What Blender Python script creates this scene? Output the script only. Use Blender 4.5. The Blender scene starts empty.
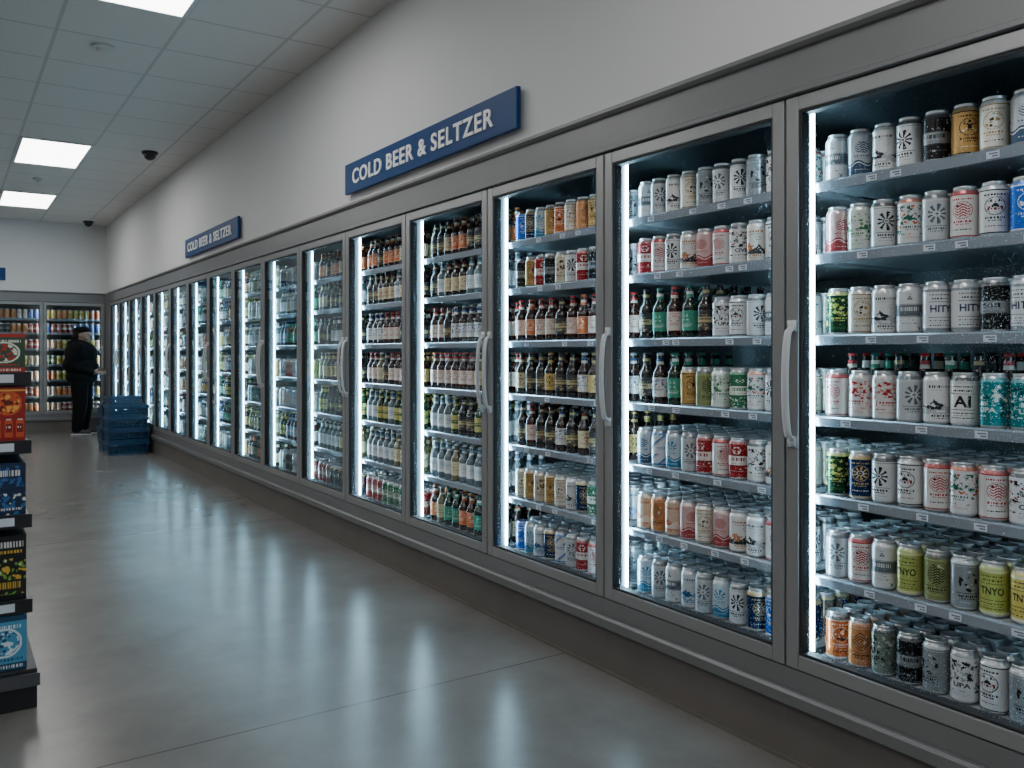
import bpy, bmesh, math, random
import numpy as np
from mathutils import Matrix, Vector
random.seed(7); rng=np.random.RandomState(7)
scene=bpy.context.scene; COL=scene.collection
D=2.225; W=0.896; S0=1.772; FARY=15.6; CEIL=3.41; CAMZ=1.3

def lin(c):
    return tuple(((v/12.92) if v<=0.04045 else ((v+0.055)/1.055)**2.4) for v in c)
def hexc(h):
    h=h.lstrip('#'); return lin(tuple(int(h[i:i+2],16)/255 for i in (0,2,4)))

# ---------------- materials
def newmat(name):
    m=bpy.data.materials.new(name); m.use_nodes=True
    nt=m.node_tree; b=nt.nodes['Principled BSDF']; return m,nt,b
def mat(name,color,rough=.5,metal=0,var=.08,scale=8,bump=0,bscale=60,coat=0,spec=.5):
    m,nt,b=newmat(name)
    tc=nt.nodes.new('ShaderNodeTexCoord'); no=nt.nodes.new('ShaderNodeTexNoise')
    no.inputs['Scale'].default_value=scale; no.inputs['Detail'].default_value=4
    nt.links.new(tc.outputs['Object'],no.inputs['Vector'])
    mx=nt.nodes.new('ShaderNodeMix'); mx.data_type='RGBA'
    mx.inputs[6].default_value=tuple(max(0,c*(1-var)) for c in color)+(1,)
    mx.inputs[7].default_value=tuple(min(1,c*(1+var)) for c in color)+(1,)
    nt.links.new(no.outputs['Fac'],mx.inputs[0]); nt.links.new(mx.outputs[2],b.inputs['Base Color'])
    b.inputs['Roughness'].default_value=rough; b.inputs['Metallic'].default_value=metal
    b.inputs['Coat Weight'].default_value=coat; b.inputs['Specular IOR Level'].default_value=spec
    if bump>0:
        n2=nt.nodes.new('ShaderNodeTexNoise'); n2.inputs['Scale'].default_value=bscale
        nt.links.new(tc.outputs['Object'],n2.inputs['Vector'])
        bp=nt.nodes.new('ShaderNodeBump'); bp.inputs['Strength'].default_value=bump; bp.inputs['Distance'].default_value=.01
        nt.links.new(n2.outputs['Fac'],bp.inputs['Height']); nt.links.new(bp.outputs['Normal'],b.inputs['Normal'])
    return m
def emis(name,color,strength):
    m,nt,b=newmat(name)
    b.inputs['Base Color'].default_value=(.8,.8,.8,1)
    b.inputs['Emission Color'].default_value=tuple(color)+(1,)
    b.inputs['Emission Strength'].default_value=strength
    return m
def vcol(name,rough=.35,metal=.2,spec=.5):
    m,nt,b=newmat(name)
    a=nt.nodes.new('ShaderNodeAttribute'); a.attribute_name='Col'
    nt.links.new(a.outputs['Color'],b.inputs['Base Color'])
    b.inputs['Roughness'].default_value=rough; b.inputs['Metallic'].default_value=metal
    return m
def mnode(nt,op,a,b=None,c=None):
    n=nt.nodes.new('ShaderNodeMath'); n.operation=op
    for i,v in enumerate((a,b,c)):
        if v is None: continue
        if isinstance(v,(int,float)): n.inputs[i].default_value=v
        else: nt.links.new(v,n.inputs[i])
    return n.outputs[0]

M_frame=mat('cooler_metal',(.185,.188,.195),.36,.3,.05,5)
M_door=mat('door_metal',(.29,.295,.30),.30,.4,.04,5)
M_gasket=mat('gasket_rubber',(.012,.012,.014),.6)
M_bumper=mat('bumper_metal',(.17,.172,.175),.38,.3,.06,6)
M_kick=mat('kick_tile',(.125,.113,.105),.5,0,.25,3)
M_liner=mat('cooler_liner',(.06,.074,.083),.5,0,.1,4)
M_shelf=mat('shelf_steel',(.42,.46,.49),.35,.3,.05,6)
M_rail=mat('price_rail_plastic',(.33,.38,.44),.16,.45,.06,9)
M_tag=mat('tag_paper',(.58,.63,.70),.5,0,.05,30)
M_tagink=mat('tag_ink',(.12,.15,.22),.6)
M_handle=mat('handle_satin',(.55,.56,.575),.35,.15,.03,9)
M_led=emis('led_diffuser',(.46,.80,1.0),56)
M_ledback=emis('led_diffuser_neutral',(1.0,.93,.84),30)
M_panel=emis('troffer_diffuser',(1.0,.985,.955),10)
M_wallp=mat('wall_paint',(.70,.705,.712),.75,0,.03,1.5,.08,90)
M_white=mat('white_enamel',(.62,.63,.63),.5)
M_black=mat('black_plastic',(.02,.02,.022),.35)
M_blue=mat('sign_blue',(.0008,.046,.175),.5,0,.04,3,spec=.25)
M_letters=mat('sign_letters',(.97,.98,.99),.5,0,.02,3)
M_lid=mat('can_aluminium',(.72,.74,.76),.28,.9,.04,40)
M_can=vcol('can_print',.25,.42)
M_label=vcol('paper_label',.45,0)
M_bottlestuff=vcol('bottle_surface',.15,.05)
M_carton=vcol('carton_print',.45,0)
M_crate=mat('crate_plastic',(.006,.045,.11),.35,0,.15,6)
M_gond=mat('gondola_steel',(.022,.023,.026),.4,.3,.1,6)

def glassmat(name):
    m=bpy.data.materials.new(name); m.use_nodes=True; nt=m.node_tree; nt.nodes.clear()
    out=nt.nodes.new('ShaderNodeOutputMaterial'); tr=nt.nodes.new('ShaderNodeBsdfTransparent')
    tr.inputs[0].default_value=(.88,.94,.955,1)
    gl=nt.nodes.new('ShaderNodeBsdfGlossy'); gl.inputs['Roughness'].default_value=.02
    lw=nt.nodes.new('ShaderNodeLayerWeight'); lw.inputs[0].default_value=.5
    p=mnode(nt,'POWER',lw.outputs['Facing'],4.5); f=mnode(nt,'MULTIPLY_ADD',p,.62,.05)
    mx=nt.nodes.new('ShaderNodeMixShader'); nt.links.new(f,mx.inputs[0])
    nt.links.new(tr.outputs[0],mx.inputs[1]); nt.links.new(gl.outputs[0],mx.inputs[2])
    nt.links.new(mx.outputs[0],out.inputs[0]); return m
M_glass=glassmat('door_glass')
m=bpy.data.materials.new('water_droplet'); m.use_nodes=True; nt=m.node_tree; nt.nodes.clear()
out=nt.nodes.new('ShaderNodeOutputMaterial'); a=nt.nodes.new('ShaderNodeBsdfTranslucent'); a.inputs[0].default_value=(.85,.95,1,1)
tr=nt.nodes.new('ShaderNodeBsdfTransparent'); mx=nt.nodes.new('ShaderNodeMixShader'); mx.inputs[0].default_value=.5
nt.links.new(tr.outputs[0],mx.inputs[1]); nt.links.new(a.outputs[0],mx.inputs[2]); nt.links.new(mx.outputs[0],out.inputs[0])
M_drop=m

# floor
M_floor,nt,b=newmat('polished_concrete')
tc=nt.nodes.new('ShaderNodeTexCoord')
n1=nt.nodes.new('ShaderNodeTexNoise'); n1.inputs['Scale'].default_value=1.6; n1.inputs['Detail'].default_value=10; n1.inputs['Roughness'].default_value=.68
nt.links.new(tc.outputs['Object'],n1.inputs['Vector'])
cr=nt.nodes.new('ShaderNodeValToRGB'); cr.color_ramp.elements[0].position=.32; cr.color_ramp.elements[1].position=.7
cr.color_ramp.elements[0].color=(.128,.120,.112,1); cr.color_ramp.elements[1].color=(.192,.182,.170,1)
nt.links.new(n1.outputs['Fac'],cr.inputs[0])
sp=nt.nodes.new('ShaderNodeSeparateXYZ'); nt.links.new(tc.outputs['Object'],sp.inputs[0])
j1=mnode(nt,'LESS_THAN',mnode(nt,'PINGPONG',mnode(nt,'ADD',sp.outputs[1],3.6*10-2.93),1.8),.004)
j2=mnode(nt,'LESS_THAN',mnode(nt,'PINGPONG',mnode(nt,'ADD',sp.outputs[0],3.6*10+1.2),1.8),.004)
jj=mnode(nt,'MAXIMUM',j1,j2)
mx=nt.nodes.new('ShaderNodeMix'); mx.data_type='RGBA'; nt.links.new(mnode(nt,'MULTIPLY',jj,.7),mx.inputs[0])
nt.links.new(cr.outputs[0],mx.inputs[6]); mx.inputs[7].default_value=(.04,.036,.032,1)
nt.links.new(mx.outputs[2],b.inputs['Base Color'])
n2=nt.nodes.new('ShaderNodeTexNoise'); n2.inputs['Scale'].default_value=2.0; n2.inputs['Detail'].default_value=5
nt.links.new(tc.outputs['Object'],n2.inputs['Vector'])
nt.links.new(mnode(nt,'MULTIPLY_ADD',n2.outputs['Fac'],.10,.20),b.inputs['Roughness'])
b.inputs['Specular IOR Level'].default_value=.30
# ceiling
M_ceil,nt,b=newmat('ceiling_tile')
tc=nt.nodes.new('ShaderNodeTexCoord'); sp=nt.nodes.new('ShaderNodeSeparateXYZ'); nt.links.new(tc.outputs['Object'],sp.inputs[0])
g1=mnode(nt,'LESS_THAN',mnode(nt,'PINGPONG',mnode(nt,'ADD',sp.outputs[0],66-.6),.33),.012)
g2=mnode(nt,'LESS_THAN',mnode(nt,'PINGPONG',mnode(nt,'ADD',sp.outputs[1],66-5.61),.33),.012)
gg=mnode(nt,'MAXIMUM',g1,g2)
no=nt.nodes.new('ShaderNodeTexNoise'); no.inputs['Scale'].default_value=70; no.inputs['Detail'].default_value=5
nt.links.new(tc.outputs['Object'],no.inputs['Vector'])
cr=nt.nodes.new('ShaderNodeValToRGB'); cr.color_ramp.elements[0].color=(.66,.64,.615,1); cr.color_ramp.elements[1].color=(.78,.755,.73,1)
nt.links.new(no.outputs['Fac'],cr.inputs[0])
mx=nt.nodes.new('ShaderNodeMix'); mx.data_type='RGBA'; nt.links.new(gg,mx.inputs[0]); nt.links.new(cr.outputs[0],mx.inputs[6])
mx.inputs[7].default_value=(.55,.535,.515,1); nt.links.new(mx.outputs[2],b.inputs['Base Color']); b.inputs['Roughness'].default_value=.85

# ---------------- mesh helpers
class MB:
    def __init__(s): s.v=[]; s.f=[]; s.m=[]
    def box(s,x0,x1,y0,y1,z0,z1,m=0):
        k=len(s.v)
        s.v+=[(x0,y0,z0),(x1,y0,z0),(x1,y1,z0),(x0,y1,z0),(x0,y0,z1),(x1,y0,z1),(x1,y1,z1),(x0,y1,z1)]
        s.f+=[(k,k+3,k+2,k+1),(k+4,k+5,k+6,k+7),(k,k+1,k+5,k+4),(k+1,k+2,k+6,k+5),(k+2,k+3,k+7,k+6),(k+3,k,k+4,k+7)]
        s.m+=[m]*6; return s
    def extrude_y(s,prof,y0,y1,m=0):
        k=len(s.v); n=len(prof)
        s.v+=[(p[0],y0,p[1]) for p in prof]+[(p[0],y1,p[1]) for p in prof]
        for i in range(n):
            j=(i+1)%n; s.f.append((k+i,k+j,k+n+j,k+n+i)); s.m.append(m)
        s.f.append(tuple(k+i for i in range(n))[::-1]); s.f.append(tuple(k+n+i for i in range(n))); s.m+=[m,m]; return s
    def revolve(s,prof,n=24,m=0,c=(0,0,0)):
        k=len(s.v); R=len(prof)
        for z,r in prof:
            for i in range(n):
                a=2*math.pi*i/n; s.v.append((c[0]+r*math.cos(a),c[1]+r*math.sin(a),c[2]+z))
        for q in range(R-1):
            for i in range(n):
                j=(i+1)%n; s.f.append((k+q*n+i,k+q*n+j,k+(q+1)*n+j,k+(q+1)*n+i)); s.m.append(m)
        return s
    def sweep(s,pts,a,bb,side=Vector((0,1,0)),m=0,n=10):
        k=len(s.v); P=[Vector(p) for p in pts]
        for i,p in enumerate(P):
            t=(P[min(i+1,len(P)-1)]-P[max(i-1,0)]).normalized(); u=side; w=t.cross(u).normalized()
            for q in range(n):
                an=2*math.pi*q/n; s.v.append(tuple(p+u*a*math.cos(an)+w*bb*math.sin(an)))
        for i in range(len(P)-1):
            for q in range(n):
                r=(q+1)%n; s.f.append((k+i*n+q,k+i*n+r,k+(i+1)*n+r,k+(i+1)*n+q)); s.m.append(m)
        s.f.append(tuple(k+q for q in range(n))[::-1]); s.f.append(tuple(k+(len(P)-1)*n+q for q in range(n))); s.m+=[m,m]
        return s
    def mesh(s,name,mats,smooth=False):
        me=bpy.data.meshes.new(name); me.from_pydata(s.v,[],s.f)
        for mm in mats: me.materials.append(mm)
        for p,i in zip(me.polygons,s.m): p.material_index=i; p.use_smooth=smooth
        me.update(); return me
def ob(name,me,parent=None,loc=(0,0,0),rotz=0,label=None,cat=None,group=None,kind=None,bevel=0):
    o=bpy.data.objects.new(name,me); COL.objects.link(o)
    if parent: o.parent=parent
    o.location=loc; o.rotation_euler=(0,0,rotz)
    if label: o['label']=label
    if cat: o['category']=cat
    if group: o['group']=group
    if kind: o['kind']=kind
    if bevel:
        md=o.modifiers.new('Bevel','BEVEL'); md.width=bevel; md.segments=2; md.limit_method='ANGLE'
    return o
def npmesh(name,V,F,C,matl,smooth=True):
    V=np.asarray(V,dtype=np.float32); F=np.asarray(F,dtype=np.int32)
    me=bpy.data.meshes.new(name)
    me.vertices.add(len(V)); me.vertices.foreach_set('co',V.ravel())
    me.loops.add(F.size); me.loops.foreach_set('vertex_index',F.ravel())
    me.polygons.add(len(F)); me.polygons.foreach_set('loop_start',np.arange(0,F.size,4,dtype=np.int32))
    me.polygons.foreach_set('use_smooth',np.full(len(F),smooth,dtype=bool))
    me.update(calc_edges=True)
    if C is not None:
        at=me.color_attributes.new('Col','FLOAT_COLOR','CORNER')
        rgba=np.ones((len(F),4,4),dtype=np.float32); rgba[:,:,:3]=np.asarray(C)[:,None,:]
        at.data.foreach_set('color',rgba.ravel())
    me.materials.append(matl); return me
def text_raw(s,extrude=0,offset=.02,space=1.0,res=4):
    cu=bpy.data.curves.new('t','FONT'); cu.body=s; cu.extrude=extrude; cu.offset=offset; cu.space_character=space; cu.resolution_u=res
    o=bpy.data.objects.new('t',cu); COL.objects.link(o)
    dg=bpy.context.evaluated_depsgraph_get(); dg.update()
    me=bpy.data.meshes.new_from_object(o.evaluated_get(dg)); bpy.data.objects.remove(o)
    return me

# ---------------- room
def struct(name,mb,mats,label,cat):
    return ob(name,mb.mesh(name,mats),label=label,cat=cat,kind='structure')
XL=-6.0; YN=-3.0; XR=D+.93; YF=FARY+.93
struct('floor',MB().box(XL,XR,YN,YF,-.1,0),[M_floor],'polished grey concrete floor with saw-cut joints','floor')
struct('ceiling',MB().box(XL,XR+.1,YN,YF+.1,CEIL,CEIL+.1),[M_ceil],'suspended ceiling of pale grey square tiles','ceiling')
struct('wall_upper_right',MB().box(D+.01,D+.15,YN,FARY+.15,2.277,CEIL).box(D+.005,D+.1,YN,S0-2*W-.002,0,2.277),[M_wallp],'pale grey painted wall above the coolers','wall')
struct('wall_upper_back',MB().box(XL,D+.01,FARY+.01,FARY+.15,2.277,CEIL).box(XL,2.2-4*W-.002,FARY+.01,FARY+.15,0,2.277),[M_wallp],'pale grey painted end wall above coolers','wall')
struct('wall_right',MB().box(XR,XR+.1,YN,YF+.1,0,CEIL),[M_wallp],'plain wall behind the coolers','wall')
struct('wall_back',MB().box(XL,XR,YF,YF+.1,0,CEIL),[M_wallp],'plain wall behind the end coolers','wall')
struct('wall_left',MB().box(XL-.1,XL,YN,YF+.1,0,CEIL),[M_wallp],'pale grey painted side wall','wall')
struct('wall_front',MB().box(XL,XR,YN-.1,YN,0,CEIL),[M_wallp],'pale grey painted wall','wall')
lastY=S0+15*W
struct('trim_1',MB().box(D,D+.06,lastY+.002,FARY+.0,0,2.277),[M_frame],'grey metal corner filler panel beside coolers','trim')
struct('trim_2',MB().box(2.2+.001,D-.001,FARY+.0,FARY+.06,0,2.277),[M_frame],'grey metal corner filler strip','trim')

# ---------------- cooler templates (local: x depth, y along, z up)
SH=[.32,.58,.84,1.09,1.35,1.61,1.84]
f=MB()
f.box(0,.06,0,W,2.108,2.276)
f.extrude_y([(-.022,2.276),(-.022,2.262),(-.012,2.25),(0,2.246),(0,2.276)],0,W)
f.extrude_y([(-.012,2.126),(-.012,2.112),(0,2.108),(0,2.132)],0,W)
f.box(0,.06,0,W,.236,.298)
f.box(.045,.10,0,.03,.298,2.108).box(.045,.10,W-.03,W,.298,2.108)
me_frame=f.mesh('cooler_frame',[M_frame])
me_bump=MB().extrude_y([(.05,.185),(-.018,.185),(-.026,.193),(-.026,.226),(-.018,.235),(.05,.235)],0,W).mesh('bumper_rail',[M_bumper])
me_kick=MB().box(.006,.055,0,W,.012,.185).box(-.002,.055,0,W,0,.012).mesh('kick_plate',[M_kick])
me_liner=MB().box(.86,.88,0,W,.27,2.13).box(.06,.86,0,W,.262,.282).box(.06,.86,0,W,2.11,2.13).mesh('cooler_liner',[M_liner])
me_endp=MB().box(.06,.86,0,.006,.282,2.11).mesh('end_panel',[M_liner])
d=MB(); y0,y1,z0,z1,t=.004,W-.004,.302,2.104,.046
d.box(0,.042,y0,y0+t,z0,z1).box(0,.042,y1-t,y1,z0,z1).box(0,.042,y0+t,y1-t,z0,z0+t).box(0,.042,y0+t,y1-t,z1-t,z1)
g=.010
d.box(.004,.044,y0+t,y0+t+g,z0+t,z1-t,1).box(.004,.044,y1-t-g,y1-t,z0+t,z1-t,1).box(.004,.044,y0+t+g,y1-t-g,z0+t,z0+t+g,1).box(.004,.044,y0+t+g,y1-t-g,z1-t-g,z1-t,1)
me_door=d.mesh('door_frame',[M_door,M_gasket])
me_glass=MB().box(.016,.022,y0+t+g,y1-t-g,z0+t+g,z1-t-g).mesh('glass_pane',[M_glass])
# condensation droplets lying in the plane of the door glass
def droplets(n,seed):
    rs=np.random.RandomState(seed); V=[];F=[]
    cs=[(rs.uniform(.1,W-.1),rs.uniform(.4,2.0),rs.uniform(.08,.28)) for _ in range(9)]
    for i in range(n):
        u=rs.rand()
        if u<.40:
            c_=cs[rs.randint(9)]; y=rs.normal(c_[0],c_[2]*.6); z=rs.normal(c_[1],c_[2])
        elif u<.75:   # frost gathering near the frame edges
            e_=abs(rs.exponential(.035))
            if rs.rand()<.6: y=.064+e_ if rs.rand()<.5 else W-.064-e_; z=rs.uniform(.37,2.03)
            else: z=.362+e_*1.6; y=rs.uniform(.07,W-.07)
        else: y=rs.uniform(.07,W-.07); z=rs.uniform(.37,2.03)
        if not(.064<y<W-.064 and .36<z<2.04): continue
        r=rs.uniform(.0005,.0013)*(1.7 if rs.rand()<.06 else 1); k=len(V)
        for a in range(6): V.append((.017,y+r*math.cos(a*math.pi/3),z+1.15*r*math.sin(a*math.pi/3)))
        V.append((.017-r*.7,y,z))
        for a in range(0,6,2): F.append((k+6,k+(a+2)%6,k+a+1,k+a))
    return npmesh('condensation',V,F,None,M_drop)
drops=[droplets(10000,s) for s in (1,2,3)]
def handle_mesh(yc):
    pts=[]
    for i in range(25):
        u=i/24; z=1.02+.36*u
        off=.040*((math.sin(math.pi*u))**.26 if 0<i<24 else 0)
        pts.append((-off+.002,yc,z))
    m=MB().sweep(pts,.0135,.0075,n=14)
    m.box(-.008,.0,yc-.015,yc+.015,1.0,1.035).box(-.008,.0,yc-.015,yc+.015,1.365,1.40)
    return m.mesh('handle',[M_handle],True)
me_hfar=handle_mesh(W-.030); me_hnear=handle_mesh(.030)
me_shelf=MB().box(.115,.80,.035,W-.035,-.014,0).mesh('shelf',[M_shelf])
me_railm=MB().extrude_y([(.115,-.028),(.104,-.027),(.101,.000),(.106,.005),(.115,.005)],.032,W-.032).mesh('price_rail',[M_rail])
me_tag=MB().box(.0995,.1015,-.017,.017,-.023,-.004).box(.099,.0995,-.014,.002,-.019,-.015,1).box(.099,.0995,-.014,.010,-.012,-.008,1).mesh('price_tag',[M_tag,M_tagink])
leds={}
for k_,mm in (('right',M_led),('back',M_ledback)):
    leds[k_]=(MB().box(.088,.0955,W-.040,W-.0305,.34,2.07).mesh('led_light',[mm]),MB().box(.088,.0955,.0305,.040,.34,2.07).mesh('led_light',[mm]))

def cooler(origin,rot,n,bi,tags,hand,first=False,last=False):
    e=ob('display_cooler',None,None,origin,rot,
         label=('grey glass-door drinks cooler holding '+n),cat='cooler',group='glass-door coolers')
    e.empty_display_size=.2
    ob('frame',me_frame,e); ob('bumper_rail',me_bump,e); ob('kick_plate',me_kick,e); ob('liner',me_liner,e)
    if first: ob('end_panel',me_endp,e)
    if last: ob('end_panel',me_endp,e,(0,W-.006,0))
    dd=ob('door',me_door,e,bevel=.003)
    if bi>=6: ob('glass_pane',me_glass,dd,label='clear glass')
    else: ob('condensation',drops[bi%3],dd,label='fine water droplets',kind='stuff')
    ob('handle',me_hfar if hand else me_hnear,dd,label='pale grey curved pull handle')
    for l_ in leds['back' if bi>=100 else 'right']: ob('led_light',l_,e,label='glowing cool white vertical light strip')
    for z in SH:
        s=ob('shelf',me_shelf,e,(0,0,z)); ob('price_rail',me_railm,s)
        if tags:
            for k in range(tags):
                ob('price_tag',me_tag,s,(0,.12+(W-.24)*(k+random.uniform(.1,.9))/tags,0))
    return e

# ---------------- label painting (letter shapes rasterised from the built-in font)
MASK={}
def mask(s,h,w):
    kk=(s,h,w)
    if kk in MASK: return MASK[kk]
    me=text_raw(s,0,.03,1.0,3); n=len(me.vertices); co=np.zeros(n*3,dtype=np.float32); me.vertices.foreach_get('co',co); co=co.reshape(-1,3)[:,:2]
    mn,mx_=co.min(0),co.max(0); SSS=4; co=(co-mn)/(mx_-mn)*np.array([w*SSS,h*SSS])
    me.calc_loop_triangles(); out=np.zeros((h*SSS,w*SSS),bool)
    for t in me.loop_triangles:
        a,b_,c_=[co[i] for i in t.vertices]
        x0,x1=int(max(0,min(a[0],b_[0],c_[0]))),int(min(w*SSS,max(a[0],b_[0],c_[0])+1)); y0_,y1_=int(max(0,min(a[1],b_[1],c_[1]))),int(min(h*SSS,max(a[1],b_[1],c_[1])+1))
        if x1<=x0 or y1_<=y0_: continue
        yy,xx=np.mgrid[y0_:y1_,x0:x1]; px,py=xx+.5,yy+.5
        e=lambda p,q:(q[0]-p[0])*(py-p[1])-(q[1]-p[1])*(px-p[0])
        e1,e2,e3=e(a,b_),e(b_,c_),e(c_,a); out[y0_:y1_,x0:x1]|=((e1>=0)&(e2>=0)&(e3>=0))|((e1<=0)&(e2<=0)&(e3<=0))
    m_=out[::-1].reshape(h,SSS,w,SSS).mean((1,3)); MASK[kk]=m_; return m_
def text(im,s,row,cx,col,h,w):
    m_=mask(s,h,w)[...,None]; c0=int(cx-w/2+.5); im[row:row+h,c0:c0+w]=im[row:row+h,c0:c0+w]*(1-m_)+col*m_
def micro(im,row,c0,c1,col,rs,h=2):
    x=c0
    while x<c1:
        w=rs.randint(1,4); im[row:row+h,x:min(x+w,c1)]=col; x+=w+rs.randint(1,3)
def field(R,C,rs,n,s0,s1,sym=True):
    yy,xx=np.mgrid[0:R,0:C]; f=np.zeros((R,C))
    for _ in range(n):
        a,b_,s_=rs.uniform(0,R),rs.uniform(0,C),rs.uniform(s0,s1)
        f+=np.exp(-(((yy-a)/s_)**2+((xx-b_)/s_)**2))*rs.choice([-1,1])
    return (f+f[:,::-1])/1.4 if sym else f
def design(base,acc,acc2,style,txt='',seed=0):
    R,C=80,64; base,acc,acc2=[np.array(hexc(x)) for x in (base,acc,acc2)]
    im=np.ones((R,C,3))*base; yy,xx=np.mgrid[0:R,0:C]; cx=31.5; rs=np.random.RandomState(seed)
    F1=field(R,C,rs,200,1.3,2.6); F2=field(R,C,rs,170,1.5,3.6,False)
    ang=np.arctan2(yy-30,xx-cx); rr=np.hypot(yy-30,xx-cx)
    mo=seed%5   # ornament inside emblems
    mot=[F1>.4,(np.cos(ang*9)>.1)&(rr>3.5)|(rr<2),((np.abs(xx-cx)+np.abs(yy-30))%6<2.4),((yy+2.2*np.sin(xx/2.3))%5<2.2),F2>.35][mo]
    mot2=[F1<-.8,(rr<6)&(rr>4.4),F2<-.9,F2>1.0,F2<-.7][mo]
    def word(row,col):
        if txt: text(im,txt,row,cx,col,9,26)
        else: micro(im,row,18,46,col,rs,4); micro(im,row+6,22,42,col,rs,2)
    if style=='emblem':
        r=np.hypot((yy-30)*.9,xx-cx); im[(r<15)&(r>13.8)]=acc; im[(r<12.4)&mot]=acc; im[(r<12.4)&mot2]=acc2
        word(50,acc); micro(im,8,16,48,acc,rs,3); micro(im,66,18,46,acc2,rs); im[0:2]=acc; im[78:]=acc
    elif style=='crest':
        m=(np.hypot((yy-30)/20.,(xx-cx)/14.)<1); im[m&mot]=acc; im[m&mot2]=acc2
        im[53:54,14:50]=acc; word(57,acc); micro(im,70,20,44,acc2,rs,1); im[3:4]=acc2
    elif style=='text':
        im[0:5]=acc2; im[75:80]=acc2; 
        if len(txt)<3: text(im,txt,28,cx,acc,22,26)
        else: text(im,txt,31,cx,acc,14,34)
        im[24:25,12:52]=acc; im[54:55,12:52]=acc; micro(im,17,18,46,acc,rs,3); micro(im,10,14,50,acc,rs,2); micro(im,60,14,50,acc,rs,2); micro(im,65,18,46,acc,rs,1); micro(im,69,14,50,acc,rs,2)
    elif style=='band':
        im[28:50]=acc; im[26:27]=acc2; im[51:52]=acc2
        if txt: text(im,txt,32,cx,base,12,30)
        else: micro(im,32,16,48,base,rs,8)
        micro(im,46,18,46,acc2,rs,1); m=np.hypot(yy-14,xx-cx)<9; im[m&(F1>.3)]=acc; im[(yy>54)&(F2>.8)]=acc; micro(im,64,18,46,acc,rs,1)
    elif style=='diag':
        q=(xx+yy)%32; im[q<6]=acc; im[(q>=8)&(q<10)]=acc2; im[28:50,14:50]=base; word(32,acc); im[76:]=acc
    elif style=='art':
        m=(yy>5)&(yy<64); im[m&(F2>.5)]=acc; im[m&(F2<-.7)]=acc2; im[m&(np.abs(F2-.2)<.05)]=acc
        im[44:62,14:50]=base; word(47,acc); micro(im,68,18,46,acc2,rs,1); micro(im,71,18,46,acc2,rs,1)
    elif style=='wave':
        h=54+4*np.sin(xx/C*4*math.pi); im[(yy>h)]=acc; im[(yy>h+4)]=acc2; im[(yy>h+6)]=acc
        m=np.hypot((yy-24),xx-cx)<13; im[m&mot]=acc; micro(im,41,18,46,acc,rs,3); micro(im,47,20,44,acc,rs,1); micro(im,70,18,46,base,rs,2)
    elif style=='hill':
        h=50-np.maximum(0,14-np.abs(xx-22))*.8+F2*3; im[(yy>h)&(F1>-.4)]=acc; h=56-np.maximum(0,12-np.abs(xx-42))+F2*2; im[(yy>h)&(F1>-.5)]=acc2
        im[66:80]=base; word(67,acc); micro(im,10,14,50,acc,rs,5); micro(im,18,18,46,acc2,rs,2); r=np.hypot(yy-28,xx-40); im[(r<5)&(r>3.8)]=acc2
    im=im[::-1]
    full=np.concatenate([im,im],axis=1); full=np.roll(full,32,axis=1)
    return full.clip(0,1)
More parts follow.
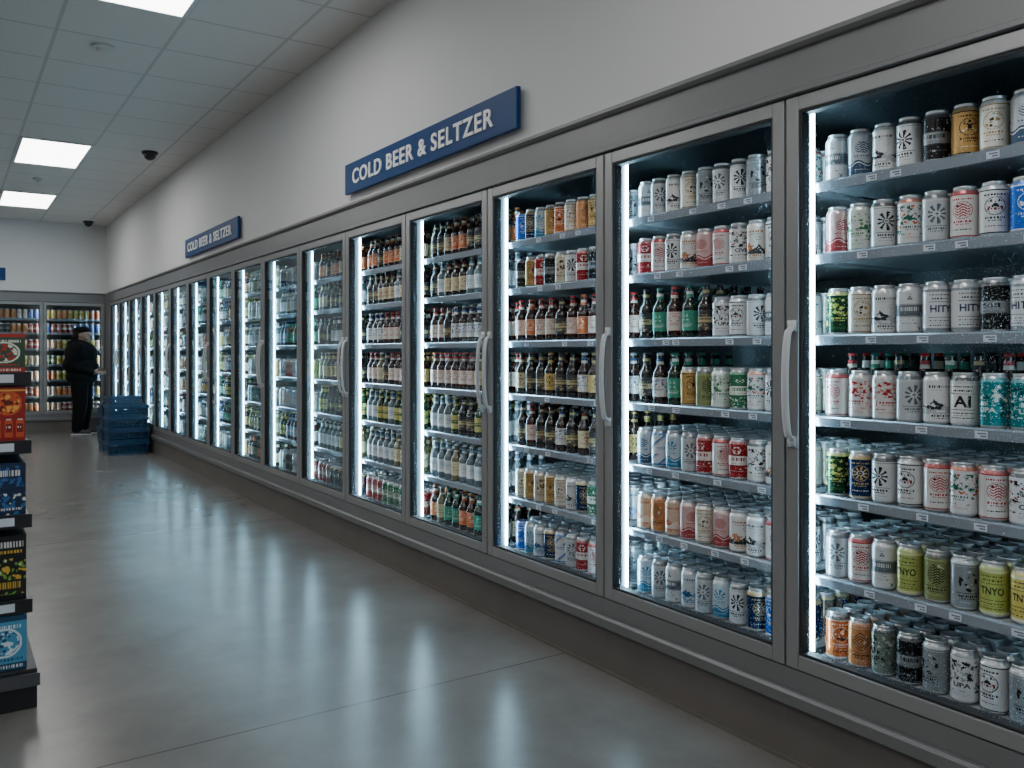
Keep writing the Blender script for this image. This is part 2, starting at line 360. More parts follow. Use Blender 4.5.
CANS={
'w_dark':('#d9dde0','#22262b','#6d747b','crest','','white can with black crest'),
'w_dark2':('#e3e5e6','#1d2024','#8c2f2b','art','CIVE','white can with black ink artwork'),
'w_green':('#dfe5df','#3d7a4e','#7ba06a','art','','white can with green artwork'),
'w_red':('#e4e2e0','#b5302c','#d77b62','art','','white can with red artwork'),
'w_redem':('#e5e5e3','#b8282c','#222428','emblem','','white can with red round emblem'),
'w_blue':('#dbe4ea','#2d5f95','#7fa9c9','hill','','white can with blue hills artwork'),
'cream':('#d6cdb8','#6b4a2a','#a98550','crest','','cream can with brown crest'),
'black':('#17181b','#8d9398','#4b4f55','band','','black can with grey band'),
'gold':('#c09a5c','#2a1f14','#e9dcbd','emblem','','golden can with dark emblem'),
'silver':('#b9c0c6','#39536e','#e6ebee','wave','','silver can with slate wave'),
'silver2':('#c6ccd0','#5a6670','#e6ebee','crest','','silver can with grey artwork'),
'blue':('#0c66cc','#e8eef4','#0a4fa0','emblem','','bright blue can with white emblem'),
'teal':('#0f8488','#e9efe9','#0a4f55','art','UPA','teal can with white lettering'),
'lime':('#b3bd66','#2c3a1c','#e3e6b1','text','TNYO','lime green can with dark lettering'),
'olive':('#8b9563','#2f3a22','#d5d8a8','crest','','olive green can with dark crest'),
'yellow':('#d3c168','#29251c','#f0eacb','text','TNYO','yellow can with black lettering'),
'orange':('#cf7038','#f0e7db','#2a211c','emblem','','orange can with white emblem'),
'orange2':('#d68f5a','#2b2622','#f1dfc8','crest','','orange can with black crest'),
'peach':('#e0c5ae','#c0603f','#f4ece2','hill','','peach can with orange hills'),
'pink':('#d9b6b4','#a84448','#f1e6e4','wave','','pale pink can with red wave'),
'red':('#9c2528','#efe9e4','#5b1517','band','','red can with white band'),
'gray':('#8e969b','#1d2226','#ccd2d6','crest','','grey can with black crest'),
'graygreen':('#77867c','#222b25','#c4cec5','art','UPA','grey green can with dark artwork'),
'navy':('#e0e2e4','#1d2c52','#8f979f','text','HITY','white can with navy lettering'),
'ai':('#e9eaea','#15171a','#d5d8da','text','AI','white can with large black lettering'),
'sky':('#c8dae4','#3c86b0','#eef4f7','wave','','pale blue can with blue wave'),
'green':('#2f7450','#e6ecdf','#15402a','band','','green can with white band'),
'dkgreen':('#123a26','#c9d26a','#3f8a4d','art','','dark green can with lime artwork'),
'w_org':('#e4e2dc','#b8703c','#3a3c40','hill','','white can with orange hills'),
'w_diag':('#e2e6e8','#1f74b4','#b33034','diag','','white can with blue diagonal stripes'),
'dkblue':('#102a54','#c9b27a','#e5e7ea','emblem','','dark blue can with gold emblem'),
'w_gold':('#e0ddd2','#a5884e','#4c3b25','emblem','','white can with gold emblem'),
'w_blk3':('#e6e8e9','#33393f','#b9bec2','hill','','white can with charcoal artwork'),
'w_blkem':('#dfe2e4','#202327','#8b2e2c','emblem','','white can with black round emblem'),
'w_upa':('#e4e6e8','#1b1e22','#9aa2a8','art','UPA','white can with black lettering and artwork'),
'w_multi':('#e4e6e8','#2b6a5a','#c4683a','art','','white can with green and orange artwork'),
'w_band':('#dfe3e6','#6a7780','#2b3036','band','','white can with grey band'),
}
CKEYS=list(CANS); DES={k:design(*v[:5],seed=i*3+1) for i,(k,v) in enumerate(CANS.items())}
CR,CH=.0366,.152
def grid(zr,ns):
    R=len(zr); a=2*np.pi*np.arange(ns)/ns
    V=np.zeros((R,ns,3))
    for q,(z,r) in enumerate(zr): V[q,:,0]=r*np.cos(a); V[q,:,1]=r*np.sin(a); V[q,:,2]=z
    q=np.arange(R-1)[:,None]; i=np.arange(ns)[None,:]; j=(i+1)%ns
    F=np.stack([q*ns+i,q*ns+j,(q+1)*ns+j,(q+1)*ns+i],-1).reshape(-1,4)
    return V.reshape(-1,3),F
def reduce(im,R,C):
    a,b_=im.shape[0]//R,im.shape[1]//C
    return im.reshape(R,a,C,b_,3).mean((1,3))
ALU=np.array((.62,.64,.66))
def can_arrays(key,R,C,lid=False):
    im=reduce(DES[key],R,C); base=DES[key][40,0]
    zr=[(0.0,.0262),(.006,.0335),(.011,CR)]; cols=[ALU*.6,ALU*.8]
    body=np.linspace(.011,.129,R+1)[1:]
    zr+= [(z,CR) for z in body]
    full=[np.tile(c,(C,1)) for c in cols]+[im[q] for q in range(R)]
    zr+=[(.139,.0325),(.144,.0295)]; full+=[np.tile(base*.8+ALU*.2,(C,1)),np.tile(ALU*.7,(C,1))]
    if lid:
        zr+=[(.149,.0298),(.152,.0296),(.1515,.0275),(.148,.0265),(.148,.0005)]
        full+=[np.tile(ALU*s,(C,1)) for s in (.9,1.1,.9,.7,.8)]
    V,F=grid(zr,C); return V,F,np.concatenate(full,0)
can_mesh={}
def get_can(key,near):
    kk=(key,near)
    if kk not in can_mesh:
        V,F,C=can_arrays(key,80,128) if near else can_arrays(key,40,64); can_mesh[kk]=npmesh('beverage_can',V,F,C,M_can)
    return can_mesh[kk]
lm=MB().revolve([(.143,.0288),(.149,.0298),(.152,.0296),(.1515,.0275),(.148,.0265),(.148,.0004)],28)
lm.box(-.004,.009,-.005,.005,.1485,.1498)
me_lid=lm.mesh('lid',[M_lid],True)
# bottles
BOT={'amber_red':('#2a1209','#d6cfc4','#b02a2c','#b52a2a','brown bottle with white and red label'),
'amber_gold':('#2b150a','#c9ac66','#2a1b10','#c4a562','brown bottle with gold label'),
'amber_dark':('#170d08','#2a2b30','#b3a478','#1a1a1d','dark bottle with black label'),
'amber_white':('#26120a','#dcdcda','#2a4f86','#b9bcc0','brown bottle with white and blue label'),
'amber_orange':('#32150a','#d27642','#efe0cc','#c87040','brown bottle with orange label'),
'green_green':('#0c2618','#35937a','#dde4da','#2e7c6c','green bottle with teal green label'),
'green_yel':('#22381c','#c2b868','#3a5a30','#bfb060','green bottle with yellow label'),
'clear_yel':('#6a654a','#d9d0a8','#5a5034','#c8cacb','pale bottle with cream label'),
'clear_white':('#56646a','#e2e6e8','#6d8fa6','#d0d4d6','clear bottle with white label'),
'amber_cream':('#210f08','#ccc09c','#7a2c18','#3a2a22','brown bottle with cream label'),
'blue_b':('#12233f','#7fa3c8','#e8ecf0','#2b4f88','blue bottle with pale label')}
BKEYS=list(BOT)
BP=[(0,.026),(.004,.0305),(.05,.0308),(.118,.0308),(.130,.0290),(.143,.0215),(.155,.0150),(.170,.0132),(.195,.0122),(.2,.0128)]
def blabel(key):
    g,l,a,c,_=BOT[key]; return design(l,a,l,['emblem','crest','band','art'][BKEYS.index(key)%4],seed=BKEYS.index(key)+50)
bot_mesh={}
def get_bot(key):
    if key not in bot_mesh:
        g,l,a,c,_=BOT[key]
        gm,nt,b=newmat('glass_'+key); b.inputs['Roughness'].default_value=.08; b.inputs['Coat Weight'].default_value=.5
        no=nt.nodes.new('ShaderNodeTexNoise'); no.inputs['Scale'].default_value=20
        mx=nt.nodes.new('ShaderNodeMix'); mx.data_type='RGBA'; gc=hexc(g)
        mx.inputs[6].default_value=tuple(x*.8 for x in gc)+(1,); mx.inputs[7].default_value=tuple(x*1.3 for x in gc)+(1,)
        nt.links.new(no.outputs['Fac'],mx.inputs[0]); nt.links.new(mx.outputs[2],b.inputs['Base Color'])
        body=MB().revolve([(0,.0004)]+BP+[(.2,.0004)],28).mesh('beer_bottle',[gm],True)
        im=reduce(blabel(key),40,64); zs=np.linspace(.032,.108,41)
        V,F=grid([(z,.0313) for z in zs],64); lab=npmesh('label',V,F,im.reshape(-1,3),M_label)
        V2,F2=grid([(.160,.0148),(.172,.0138),(.184,.0134)],32); C2=np.concatenate([np.tile(np.array(hexc(l)),(32,1)),np.tile(np.array(hexc(a)),(32,1))])
        neck=npmesh('neck_label',V2,F2,C2,M_label)
        cm=mat('cap_'+key,hexc(c),.35,.3)
        cap=MB().revolve([(.196,.0145),(.202,.0142),(.206,.0125),(.207,.0004)],18).mesh('bottle_cap',[cm],True)
        bot_mesh[key]=(body,lab,neck,cap)
    return bot_mesh[key]
def bot_arrays(key,R,C):
    g,l,a,c,_=BOT[key]; im=reduce(blabel(key),R,C); gc=np.array(hexc(g)); T=lambda x:np.tile(np.array(x),(C,1))
    zr=[(0,.026),(.004,.0305),(.032,.0308)]; full=[T(gc),T(gc)]
    for q,z in enumerate(np.linspace(.032,.108,R+1)[1:]): zr.append((z,.0312)); full.append(im[q])
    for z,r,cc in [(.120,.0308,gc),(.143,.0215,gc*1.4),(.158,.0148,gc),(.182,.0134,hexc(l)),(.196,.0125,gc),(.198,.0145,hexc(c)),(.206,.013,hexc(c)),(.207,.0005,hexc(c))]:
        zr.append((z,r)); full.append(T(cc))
    V,F=grid(zr,C); return V,F,np.concatenate(full,0)

# ---------------- stocking : rows bottom shelf .. top shelf ; items far -> near
c=lambda s:[('can',k) for k in s.split()]
bt=lambda s:[('bottle',k) for k in s.split()]
B1=[c('orange orange2 graygreen black gray w_upa w_blkem gray silver w_dark'),
    c('silver2 w_redem w_band lime olive gray lime yellow lime yellow'),
    c('dkgreen dkblue w_dark w_blkem w_redem w_multi w_redem w_dark2 w_dark w_redem'),
    c('w_redem w_red w_red silver2 w_blk3 ai teal teal sky w_blue'),
    c('dkgreen w_gold w_blk3 w_band navy navy black navy gray w_dark'),
    c('pink w_green w_dark w_multi silver2 w_redem w_blkem blue blue w_diag'),
    c('w_band silver w_blk3 w_dark black gold w_gold silver w_dark cream')]
B2=[c('sky silver2 w_band w_blue silver2 sky w_dark dkblue blue dkblue'),
    c('peach orange2 peach pink w_gold pink w_org w_blk3 w_redem w_dark'),
    c('silver w_diag sky silver2 red w_redem red w_dark2 w_org w_gold'),
    bt('amber_dark amber_white green_green')+c('gold olive w_green green w_multi w_dark w_gold')[0:7],
    bt('amber_dark green_green amber_red green_green amber_dark')+c('w_upa w_blkem w_dark w_band w_blk3'),
    c('red w_redem w_dark w_org pink w_redem w_dark2 w_org w_blkem w_dark'),
    c('w_band silver2 w_blk3 w_gold gray silver2 w_dark gray w_dark2 w_multi')]
B3=[c('blue sky w_blue dkblue w_diag silver2 red w_redem w_band gray'),
    c('w_gold gold cream gold w_gold w_blk3 dkblue green blue w_blue'),
    bt('amber_dark amber_red amber_dark amber_dark amber_white amber_dark amber_cream amber_dark amber_dark amber_gold'),
    bt('amber_cream amber_dark amber_dark amber_gold amber_dark amber_dark amber_white amber_gold amber_dark amber_white'),
    bt('amber_red amber_orange amber_red amber_red amber_dark amber_red amber_orange amber_red amber_red amber_red'),
    c('black gold red black cream w_dark red black w_gold gray'),
    c('blue dkblue sky gold orange w_gold orange2 gold cream gray')]
def rowrep(kind,keys,n=10):
    o=[]
    while len(o)<n:
        k=random.choice(keys); o+= [(kind,k)]*random.choice([1,2,2,3])
    return o[:n]
def gen(bay):
    rows=[]
    for s in range(7):
        r=random.random()
        if bay in (4,5,6):
            sets=[['amber_orange','clear_yel','amber_cream','green_green'],['clear_white','clear_yel'],['green_yel','clear_white','amber_dark'],['amber_gold','clear_yel','amber_red','amber_dark'],['amber_white','amber_red','amber_dark'],['amber_dark','clear_white','amber_cream'],['amber_orange','amber_dark','amber_cream']]
            if s==0 and bay>4: rows.append(rowrep('can',['red','dkblue','gray','green']))
            else: rows.append(rowrep('bottle',sets[s]))
        elif r<.5: rows.append(rowrep('bottle',random.sample(BKEYS,3)))
        else: rows.append(rowrep('can',random.sample(CKEYS,4)))
    return rows
WARM=['red','orange','gold','yellow','orange2','w_red','cream','black','red','blue','green','orange','peach','yellow']
bays=[]
for n in range(-2,15): bays.append((n+2,(D,S0+n*W,0),0,'right'))
for k in range(4): bays.append((100+k,(2.2-k*W,FARY,0),math.pi/2,'back'))
items=[]
descs={1:'colourful cans',2:'cans and bottles',3:'brown bottles and cans'}
th=math.atan(566/850); ct,stn=math.cos(th),math.sin(th)
def project(x,y):
    Z=x*stn+y*ct; return 512+850*(x*ct-y*stn)/Z if Z>.05 else 9999
for (bi,org,rot,side) in bays:
    hand=True if bi<=3 else (bi%2==1)
    cooler(org,rot,descs.get(bi,'rows of bottles and cans'),bi,{1:4,2:4,3:3}.get(bi,0),hand,first=(bi in(0,100)),last=(bi in (16,103)))
    if bi==1: rows=B1
    elif bi==2: rows=B2
    elif bi==3: rows=B3
    elif side=='back': rows=[rowrep('can',WARM) for _ in range(7)]
    elif bi==0: rows=[rowrep('can',CKEYS) for _ in range(7)]
    else: rows=gen(bi)
    depth=5 if bi<=3 else (4 if bi<=6 else 3)
    sp=(W-.08)/10
    for s,row in enumerate(rows):
        for q in range(depth):
            for j,(kind,key) in enumerate(row):
                # bottles stand behind the cans on the fourth shelf of the nearest door
                if bi==1 and s==3 and q>=1: kind,key='bottle',('amber_red','green_green','amber_dark')[j%3]
                lx=.158+q*.077; ly=W-.04-sp*(j+.5)+random.uniform(-.002,.002)
                lx+=random.uniform(-.003,.003) if q==0 else 0
                if side=='right': wx,wy=org[0]+lx,org[1]+ly
                else: wx,wy=org[0]-ly,org[1]+lx
                px=project(wx,wy); dist=math.hypot(wx,wy); view=math.atan2(wy,wx)
                vis=(-40<px<1050)
                items.append(dict(kind=kind,key=key,p=(wx,wy,SH[s]+.0004),rot=(.85*min(view,1.1)+random.uniform(-.5,.5)) if side=='right' else math.pi/2+random.uniform(-.3,.3),
                    so=dist+q*1.1+(0 if vis else 100)+(50 if q>1 else 0),d=dist))
for kind,tag in (('can','beverage_can'),('bottle','beer_bottle')):
    L=sorted([i for i in items if i['kind']==kind],key=lambda i:i['so'])
    ind,rest=L[:300],L[300:]
    for it in ind:
        if kind=='can':
            o=ob(tag,get_can(it['key'],it['d']<4),None,it['p'],it['rot'],label=CANS[it['key']][5]+' on a cooler shelf',cat='can',group='drinks cans on the cooler shelves')
            if it['d']<4.2: ob('lid',me_lid,o,label='silver aluminium lid')
        else:
            b_,l_,n_,c_=get_bot(it['key'])
            o=ob(tag,b_,None,it['p'],it['rot'],label=BOT[it['key']][4]+' on a cooler shelf',cat='bottle',group='beer bottles on the cooler shelves')
            ob('label',l_,o); ob('neck_label',n_,o)
            if it['d']<9: ob('bottle_cap',c_,o)
    VV,FF,CC=[],[],[]; off=0; cache={}
    for it in rest:
        near=it['d']<6.5; R,C=(10,16) if near else (5,8)
        kk=(it['key'],near)
        if kk not in cache: cache[kk]=can_arrays(it['key'],R,C,True) if kind=='can' else bot_arrays(it['key'],R,C)
        V,F,Cc=cache[kk]; a=it['rot']; ca,sa=math.cos(a),math.sin(a)
        V2=np.empty_like(V); V2[:,0]=V[:,0]*ca-V[:,1]*sa+it['p'][0]; V2[:,1]=V[:,0]*sa+V[:,1]*ca+it['p'][1]; V2[:,2]=V[:,2]+it['p'][2]
        VV.append(V2); FF.append(F+off); CC.append(Cc); off+=len(V)
    me=npmesh(tag,np.concatenate(VV),np.concatenate(FF),np.concatenate(CC),M_can if kind=='can' else M_bottlestuff)
    ob(tag,me,label='rows of assorted '+('drinks cans' if kind=='can' else 'beer bottles')+' filling the cooler shelves',cat=kind,group=('drinks cans' if kind=='can' else 'beer bottles')+' on the cooler shelves',kind='stuff')

# ---------------- signs
def letters(s,length,height,depth):
    me=text_raw(s,.02,.018,1.12,6)
    n=len(me.vertices); co=np.zeros(n*3,dtype=np.float32); me.vertices.foreach_get('co',co); co=co.reshape(-1,3)
    mn,mxx=co.min(0),co.max(0); ce=(mn+mxx)/2; co=(co-ce)/(mxx-mn)*np.array([length,height,depth])
    me.vertices.foreach_set('co',co.ravel().astype(np.float32)); me.update()
    bm=bmesh.new(); bm.from_mesh(me); bmesh.ops.remove_doubles(bm,verts=bm.verts,dist=.00002); bm.verts.ensure_lookup_table()
    seen=set(); out=[]
    for v in bm.verts:
        if v.index in seen: continue
        st=[v]; comp=[]; seen.add(v.index)
        while st:
            q=st.pop(); comp.append(q)
            for e in q.link_edges:
                o=e.other_vert(q)
                if o.index not in seen: seen.add(o.index); st.append(o)
        idx={q.index:i for i,q in enumerate(comp)}
        fs=[[idx[x.index] for x in f.verts] for f in bm.faces if f.verts[0].index in idx]
        m2=bpy.data.meshes.new('letter'); m2.from_pydata([tuple(q.co) for q in comp],[],fs); m2.materials.append(M_letters); m2.update(); out.append(m2)
    bm.free(); return out
SIGN='COLD BEER & SELTZER'
tms=letters(SIGN,1.70,.096,.006)
panel=MB().box(-1.015,1.015,-.098,.098,-.012,.012).mesh('panel',[M_blue])
brk=MB().box(-.7,-.66,-.03,.03,-.03,-.012).mesh('bracket',[M_frame])
def sign(loc,cols,label):
    e=bpy.data.objects.new('wall_sign',None); COL.objects.link(e); e['label']=label; e['category']='sign'; e['group']='blue department signs'
    m=Matrix((cols[0],cols[1],cols[2])).transposed().to_4x4(); m.translation=Vector(loc); e.matrix_world=m
    ob('panel',panel,e,bevel=.003); ob('bracket',brk,e); ob('bracket',brk,e,(1.36,0,0))
    for t_ in tms: ob('letter',t_,e,(-.03,0,.0152),label='white raised capital')
RX=(Vector((0,-1,0)),Vector((0,0,1)),Vector((-1,0,0)))
BX=(Vector((1,0,0)),Vector((0,0,1)),Vector((0,-1,0)))
sign((D+.01-.030,4.27,2.433),RX,'long blue sign with white lettering mounted above coolers')
sign((D+.01-.030,8.78,2.433),RX,'blue sign with white lettering above the further coolers')
sign((-.235,FARY+.01-.030,2.53),BX,'blue sign with white lettering on the end wall')

# ---------------- ceiling fixtures
fr=MB(); fr.box(0,.66,0,.03,-.012,0).box(0,.66,1.29,1.32,-.012,0).box(0,.03,.03,1.29,-.012,0).box(.63,.66,.03,1.29,-.012,0)
me_tf=fr.mesh('fixture_frame',[M_white]); me_td=MB().box(.03,.63,.03,1.29,-.008,-.001).mesh('diffuser',[M_panel])
for x,ys in ((.6,(.33,4.29,9.57,12.87)),(-1.38,(-1.65,1.65,5.61,8.25,10.89)),(-3.36,(.33,4.29,9.57,12.87))):  # middle row: unseen panels added to brighten the walls
    for y in ys:
        e=ob('ceiling_light',None,None,(x,y,CEIL),label='glowing rectangular white panel light set in ceiling',cat='ceiling light',group='ceiling panel lights')
        ob('frame',me_tf,e); ob('diffuser',me_td,e,label='glowing white diffuser')
def dome(x,y):
    e=ob('security_camera',None,None,(x,y,CEIL),label='small black dome security camera on the ceiling',cat='security camera',group='dome cameras')
    ob('base',MB().revolve([(0,.0005),(0,.08),(-.025,.08),(-.03,.07),(-.03,.0005)],24).mesh('base',[M_black],True),e)
    ob('dome',MB().revolve([(-.03,.062)]+[(-.03-.06*math.sin(a),.062*math.cos(a)) for a in [i*math.pi/2/8 for i in range(1,8)]]+[(-.09,.0005)],24).mesh('dome',[M_black],True),e)
dome(1.79,9.58); dome(1.91,15.2)
def sprk(x,y,lab):
    e=ob('smoke_detector',None,None,(x,y,CEIL),label=lab,cat='smoke detector',group='smoke detectors')
    ob('base',MB().revolve([(0,.0005),(0,.075),(-.015,.075),(-.018,.06),(-.018,.0005)],24).mesh('base',[M_white],True),e)
    ob('sensor',MB().revolve([(-.018,.04),(-.035,.036),(-.04,.02),(-.04,.0005)],24).mesh('sensor',[M_white],True),e)
sprk(.90,6.45,'round white smoke detector on a ceiling tile'); sprk(.95,11.8,'round white smoke detector on a ceiling tile')

# ---------------- crates
def crate_mesh(L,Wd,H):
    m=MB(); t=.012
    m.box(0,Wd,0,L,0,.012)
    for z0,z1 in ((.012,.034),(.052,.066),(.084,.098),(H-.034,H)):
        e=.012 if z1==H else 0
        m.box(-e,t,-e,L+e,z0,z1).box(Wd-t,Wd+e,-e,L+e,z0,z1).box(t,Wd-t,-e,t,z0,z1).box(t,Wd-t,L-t,L+e,z0,z1)
    for x in np.linspace(0,Wd-.012,9):
        m.box(x,x+.012,.001,t-.001,.012,H-.034).box(x,x+.012,L-t+.001,L-.001,.012,H-.034)
    for y in np.linspace(0,L-.012,9):
        m.box(.001,t-.001,y,y+.012,.012,H-.034).box(Wd-t+.001,Wd-.001,y,y+.012,.012,H-.034)
    return m.mesh('crate',[M_crate])
cm=crate_mesh(.36,.47,.155)
for k,(x,y,r) in enumerate(((1.69,11.65,0),(1.70,11.67,.015),(1.685,11.66,-.02),(1.695,11.65,.01))):
    ob('plastic_crate',cm,None,(x,y,.0005+k*.156),r,label='dark blue slatted plastic crate in a stack on the floor',cat='crate',group='stacked blue crates')
for k,(x,y,r) in enumerate(((1.69,12.09,0),(1.68,12.1,.015),(1.695,12.09,-.01),(1.685,12.1,.0))):
    ob('plastic_crate',cm,None,(x,y,.0005+k*.156),r,label='dark blue slatted plastic crate in a stack on the floor',cat='crate',group='stacked blue crates')
sc=crate_mesh(.30,.36,.11)
ob('plastic_crate',sc,None,(1.72,11.68,.0005+4*.156),.06,label='shallow dark blue plastic crate on top of a stack',cat='crate',group='stacked blue crates')

# ---------------- gondola end display
GX0,GX1=-.66,.268
e=ob('gondola_shelf',None,None,(0,3.55,0),label='black metal end-of-aisle shelf unit stocked with drink cartons',cat='shelf unit')
ob('back_panel',MB().box(GX0,GX1-.012,.50,.53,0,1.36).mesh('back_panel',[M_gond]),e)
ob('base',MB().box(GX0,GX1+.01,0,.5,0,.145).mesh('base',[M_gond]),e,bevel=.004)
ob('base_bumper',MB().box(GX0,GX1+.018,-.014,0,.085,.13).mesh('base_bumper',[mat('bumper_grey',(.07,.07,.08),.4)]),e)
GS=[(.392,.03),(.70,.05),(.97,.07),(1.222,.09)]
for z,y in GS:
    s=ob('shelf',MB().box(GX0,GX1-.012,y,.50,z-.03,z).mesh('shelf',[M_gond]),e)
    ob('price_rail',MB().box(GX0,GX1-.004,y-.012,y,z-.045,z+.004).box(GX1-.12,GX1-.06,y-.0135,y-.012,z-.035,z-.005,1).mesh('price_rail',[M_gond,M_tag]),s)
def carton(loc,w,dp,h,base,acc,acc2,seed,style,label):
    R,C=88,176; rs=np.random.RandomState(seed); base,acc,acc2=[np.array(hexc(x)) for x in (base,acc,acc2)]
    wh=np.array((.6,.6,.58)); im=np.ones((R,C,3))*base; yy,xx=np.mgrid[0:R,0:C]; F2=field(R,C,rs,500,1.6,3.6,False)
    u=(C-1-xx)
    if style==0:
        r=np.hypot(yy-26,(u%44)-24); im[r<20]=acc; im[(r<17)&(F2>.2)]=acc2; im[(r<17)&(F2<-.5)]=base*.4; im[4:7]=acc2
        for k in range(11):
            im[54:82,3+k*16:14+k*16]=acc; im[60:74,4+k*16:13+k*16]=base*.7; micro(im,64,5+k*16,12+k*16,wh,rs,3); im[52:54,5+k*16:12+k*16]=wh
    elif style==1:
        im[(yy>4)&(yy<40)&(F2>.3)]=acc; micro(im,12,6,170,wh,rs,10); micro(im,26,30,170,acc,rs,4); im[44:46]=acc2*2; m=(yy>50)&(F2>.35); im[m]=acc; m=(yy>50)&(F2<-.6); im[m]=wh; micro(im,76,10,170,wh,rs,4)
    elif style==2:
        m=(yy>30)&(yy<80); im[m&(F2>.5)]=acc; im[m&(F2<-.6)]=acc2; im[m&(F2>1.2)]=wh; micro(im,8,90,172,wh,rs,8); micro(im,20,90,172,acc2,rs,4); im[60:76,120:172]=base; micro(im,63,122,170,acc2,rs,9)
    else:
        im[0:8]=acc2; im[76:88]=acc2; r=np.hypot(yy-42,(u%70)-30); im[(r<24)&(r>21)]=acc; im[(r<20)&(F2>.3)]=acc2; im[(r<20)&(F2<-.4)]=acc
        micro(im,14,6,170,acc,rs,6); micro(im,68,6,170,acc2,rs,4); micro(im,79,20,170,acc,rs,5)
    im=im[::-1]
    xs=np.linspace(0,w,C+1); zs=np.linspace(0,h,R+1)
    V=np.array([(x,0,z) for z in zs for x in xs]); q=np.arange(R)[:,None]; i=np.arange(C)[None,:]
    F=np.stack([q*(C+1)+i,q*(C+1)+i+1,(q+1)*(C+1)+i+1,(q+1)*(C+1)+i],-1).reshape(-1,4)
    k=len(V); V=np.concatenate([V,[(0,0,0),(w,0,0),(w,dp,0),(0,dp,0),(0,0,h),(w,0,h),(w,dp,h),(0,dp,h)]])
    F=np.concatenate([F,np.array([(k,k+3,k+2,k+1),(k+4,k+5,k+6,k+7),(k+1,k+2,k+6,k+5),(k+2,k+3,k+7,k+6),(k+3,k,k+4,k+7)])])
    Cc=np.concatenate([im.reshape(-1,3),np.tile(base,(5,1))])
    me=npmesh('drinks_carton',V,F,Cc,M_carton,False)
    ob('drinks_carton',me,None,loc,0,label=label,cat='carton',group='drinks cartons on the end shelf')
specs=[(.146,.02,.195,'#4f8fb4','#d5e0e6','#163f5a',3,3,'blue drinks carton with pale panel on shelf base'),
(.393,.05,.235,'#0e0f12','#6f9a3a','#c9a23a',9,2,'black drinks carton with green and yellow artwork'),
(.701,.07,.19,'#0b2444','#2a5f98','#0a1422',5,1,'dark blue drinks carton on shelf'),
(.971,.09,.20,'#8e1a14','#c04e26','#dfa24a',11,0,'red and orange drinks carton on shelf'),
(1.223,.11,.145,'#2f4a38','#d9dccb','#a82a26',13,3,'small dark green and red carton on the top shelf')]
for z,y,h,b1,a1,a2,sd,st,lb in specs:
    for k in range(2):
        w=.40; x1=GX1-.022-k*(w+.012)
        carton((x1-w,3.55+y,z),w,.33,h,b1,a1,a2,sd+k,st,lb)

# ---------------- person
def blob(parts,voxel,matl,name,smooth=4):
    bm=bmesh.new()
    def ell(c,r):
        m=Matrix.Translation(c)@Matrix.Diagonal((r[0],r[1],r[2],1))
        bmesh.ops.create_icosphere(bm,subdivisions=3,radius=1,matrix=m)
    for p in parts:
        if p[0]=='e': ell(Vector(p[1]),p[2])
        elif p[0]=='c':
            a,b_,r0,r1=Vector(p[1]),Vector(p[2]),p[3],p[4]
            q=(b_-a).to_track_quat('Z','Y').to_matrix().to_4x4(); L=(b_-a).length
            bmesh.ops.create_cone(bm,cap_ends=True,segments=20,radius1=r0,radius2=r1,depth=L,matrix=Matrix.Translation((a+b_)/2)@q)
            ell(a,(r0,)*3); ell(b_,(r1,)*3)
        elif p[0]=='b':
            bmesh.ops.create_cube(bm,size=1,matrix=Matrix.Translation(p[1])@Matrix.Diagonal((p[2][0],p[2][1],p[2][2],1)))
    me=bpy.data.meshes.new(name); bm.to_mesh(me); bm.free()
    o=bpy.data.objects.new('tmp',me); COL.objects.link(o)
    md=o.modifiers.new('r','REMESH'); md.mode='VOXEL'; md.voxel_size=voxel
    sm=o.modifiers.new('s','SMOOTH'); sm.iterations=smooth; sm.factor=.5
    dg=bpy.context.evaluated_depsgraph_get(); dg.update()
    m2=bpy.data.meshes.new_from_object(o.evaluated_get(dg)); bpy.data.objects.remove(o)
    m2.name=name; m2.materials.clear(); m2.materials.append(matl)
    for p in m2.polygons: p.use_smooth=True
    return m2
M_skin=mat('skin',(.21,.12,.085),.5,0,.08,10); M_jkt=mat('jacket_cloth',(.006,.0065,.008),.9,0,.3,14,.3,80,spec=.12)
M_trs=mat('trouser_cloth',(.005,.005,.006),.9,0,.3,12,.2,60,spec=.12); M_hair=mat('hair',(.008,.007,.006),.7,spec=.2); M_sole=mat('sole',(.5,.5,.5),.6); M_shoe=mat('shoe',(.02,.02,.024),.5)
M_cap=mat('cap_cloth',(.006,.006,.007),.9,spec=.1)
P=bpy.data.objects.new('person',None); COL.objects.link(P); P.location=(1.78,14.9,0); P.rotation_euler=(0,0,-.45); P.scale=(1.2,1.2,1.01)
P['label']='person standing in loose black hooded jacket, black trousers and cap'; P['category']='person'
body=[('e',(.012,0,1.57),(.088,.070,.105)),('e',(.04,0,1.515),(.060,.052,.058)),('c',(-.012,0,1.38),(.0,0,1.50),.056,.052),
 ('c',(.095,0,1.565),(.112,0,1.540),.009,.014),('e',(.090,0,1.508),(.014,.024,.007)),('e',(.086,0,1.478),(.02,.025,.018)),
 ('e',(0,.073,1.55),(.018,.009,.030)),('e',(0,-.073,1.55),(.018,.009,.030)),('e',(.082,0,1.592),(.018,.05,.012)),
 ('e',(0,0,1.25),(.11,.165,.19)),('e',(.0,0,1.05),(.105,.145,.17)),('e',(-.01,0,.90),(.115,.16,.11))]
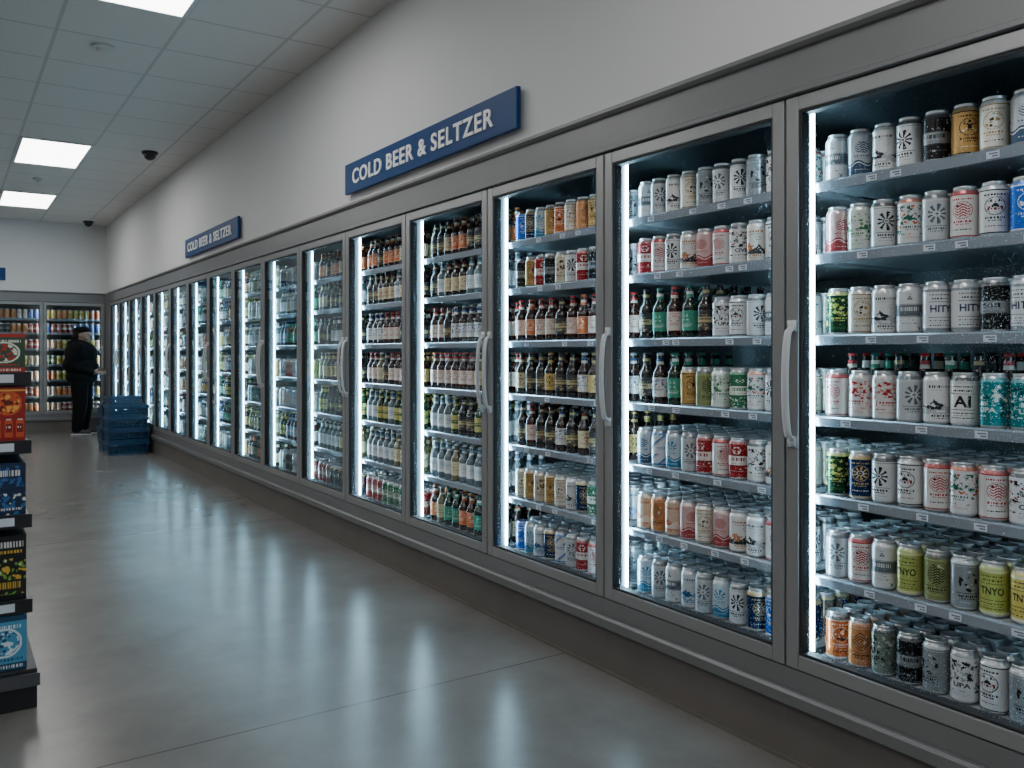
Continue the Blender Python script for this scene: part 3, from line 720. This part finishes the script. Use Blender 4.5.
for s in (1,-1):
    body+=[('c',(0,s*.15,1.37),(0,s*.185,1.35),.05,.055),('c',(0,s*.19,1.35),(-.06,s*.225,1.09),.048,.040),('c',(-.06,s*.225,1.09),(.15,s*.12,.985),.040,.027),
     ('c',(0,s*.09,.88),(.015,s*.095,.48),.085,.057),('c',(.015,s*.095,.48),(-.02,s*.095,.09),.055,.036),('e',(-.02,s*.095,.33),(.055,.052,.1)),
     ('c',(-.02,s*.095,.06),(.10,s*.105,.045),.036,.03)]
    wv=Vector((.15,s*.12,.985)); pc=wv+Vector((.05,-s*.025,-.012))
    body+=[('c',wv,pc+Vector((.02,-s*.008,-.005)),.025,.028),('e',pc,(.045,.020,.036))]
    for k,(dz,L) in enumerate(((.027,.030),(.009,.034),(-.009,.032),(-.026,.025))):
        k0=pc+Vector((.038,-s*.012,dz-.004)); k1=k0+Vector((L,-s*.012,-.006)); k2=k1+Vector((L*.4,-s*.022,-.010)); k3=k2+Vector((-.008,-s*.018,-.006))
        body+=[('c',k0,k1,.0088,.0085),('c',k1,k2,.0085,.008),('c',k2,k3,.008,.0072)]
    t0=pc+Vector((-.012,-s*.012,.028)); t1=t0+Vector((.030,-s*.012,.020)); t2=t1+Vector((.026,-s*.010,.002))
    body+=[('c',t0,t1,.011,.0098),('c',t1,t2,.0098,.0085)]
ob('body',blob(body,.0055,M_skin,'body',3),P,label='skin of face, neck and hands')
jk=[('e',(-.01,0,1.26),(.195,.225,.21)),('e',(0,0,1.06),(.20,.21,.22)),('e',(0,0,.90),(.190,.215,.13)),('c',(-.025,0,1.36),(-.018,0,1.43),.10,.075),
    ('e',(-.095,0,1.40),(.085,.12,.085))]
for s in (1,-1):
    jk+=[('c',(0,s*.13,1.37),(0,s*.195,1.35),.085,.088),('c',(0,s*.20,1.345),(-.075,s*.240,1.09),.086,.078),('c',(-.075,s*.240,1.09),(.155,s*.122,.984),.078,.048)]
ob('jacket',blob(jk,.009,M_jkt,'jacket',5),P,label='loose black hooded jacket')
tr=[('e',(-.01,0,.86),(.14,.185,.10))]
for s in (1,-1): tr+=[('c',(0,s*.09,.86),(.015,s*.098,.48),.112,.090),('c',(.015,s*.098,.48),(-.02,s*.098,.10),.090,.070)]
ob('trousers',blob(tr,.009,M_trs,'trousers',4),P,label='black trousers')
for s in (1,-1):
    ob('shoe',blob([('c',(-.045,s*.095,.055),(.02,s*.098,.06),.040,.040),('c',(.02,s*.098,.05),(.125,s*.107,.042),.040,.030),('e',(-.02,s*.095,.09),(.045,.042,.035))],.007,M_shoe,'shoe',3),P,label='dark sneaker')
    ob('shoe_sole',blob([('b',(-.02,s*.096,.013),(.13,.08,.024)),('e',(.09,s*.104,.014),(.075,.042,.0135)),('e',(-.08,s*.096,.014),(.03,.038,.0135))],.006,M_sole,'shoe_sole',1),P,label='pale rubber sole')
    ob('eye',MB().revolve([(.008*math.sin(a),.008*math.cos(a)) for a in [i*math.pi/8-math.pi/2 for i in range(9)]],10,0,(.088,s*.030,1.573)).mesh('eye',[M_black],True),P)
ob('hair',blob([('e',(-.022,0,1.585),(.088,.080,.09)),('e',(-.055,0,1.53),(.056,.066,.065))],.008,M_hair,'hair',3),P)
ob('cap',blob([('e',(.0,0,1.625),(.102,.086,.062)),('e',(.095,0,1.618),(.055,.055,.010))],.007,M_cap,'cap',2),P,label='black cap with short brim')

# ---------------- world, camera
wd=bpy.data.worlds.new('World'); scene.world=wd; wd.use_nodes=True
wd.node_tree.nodes['Background'].inputs[0].default_value=(.5,.55,.6,1); wd.node_tree.nodes['Background'].inputs[1].default_value=.05
cam=bpy.data.cameras.new('Camera'); co=bpy.data.objects.new('Camera',cam); COL.objects.link(co)
cam.sensor_width=36; cam.lens=850/1024*36; cam.shift_y=-32/1024; cam.clip_start=.02
co.location=(0,0,CAMZ); co.rotation_euler=(math.pi/2,0,-th); scene.camera=co
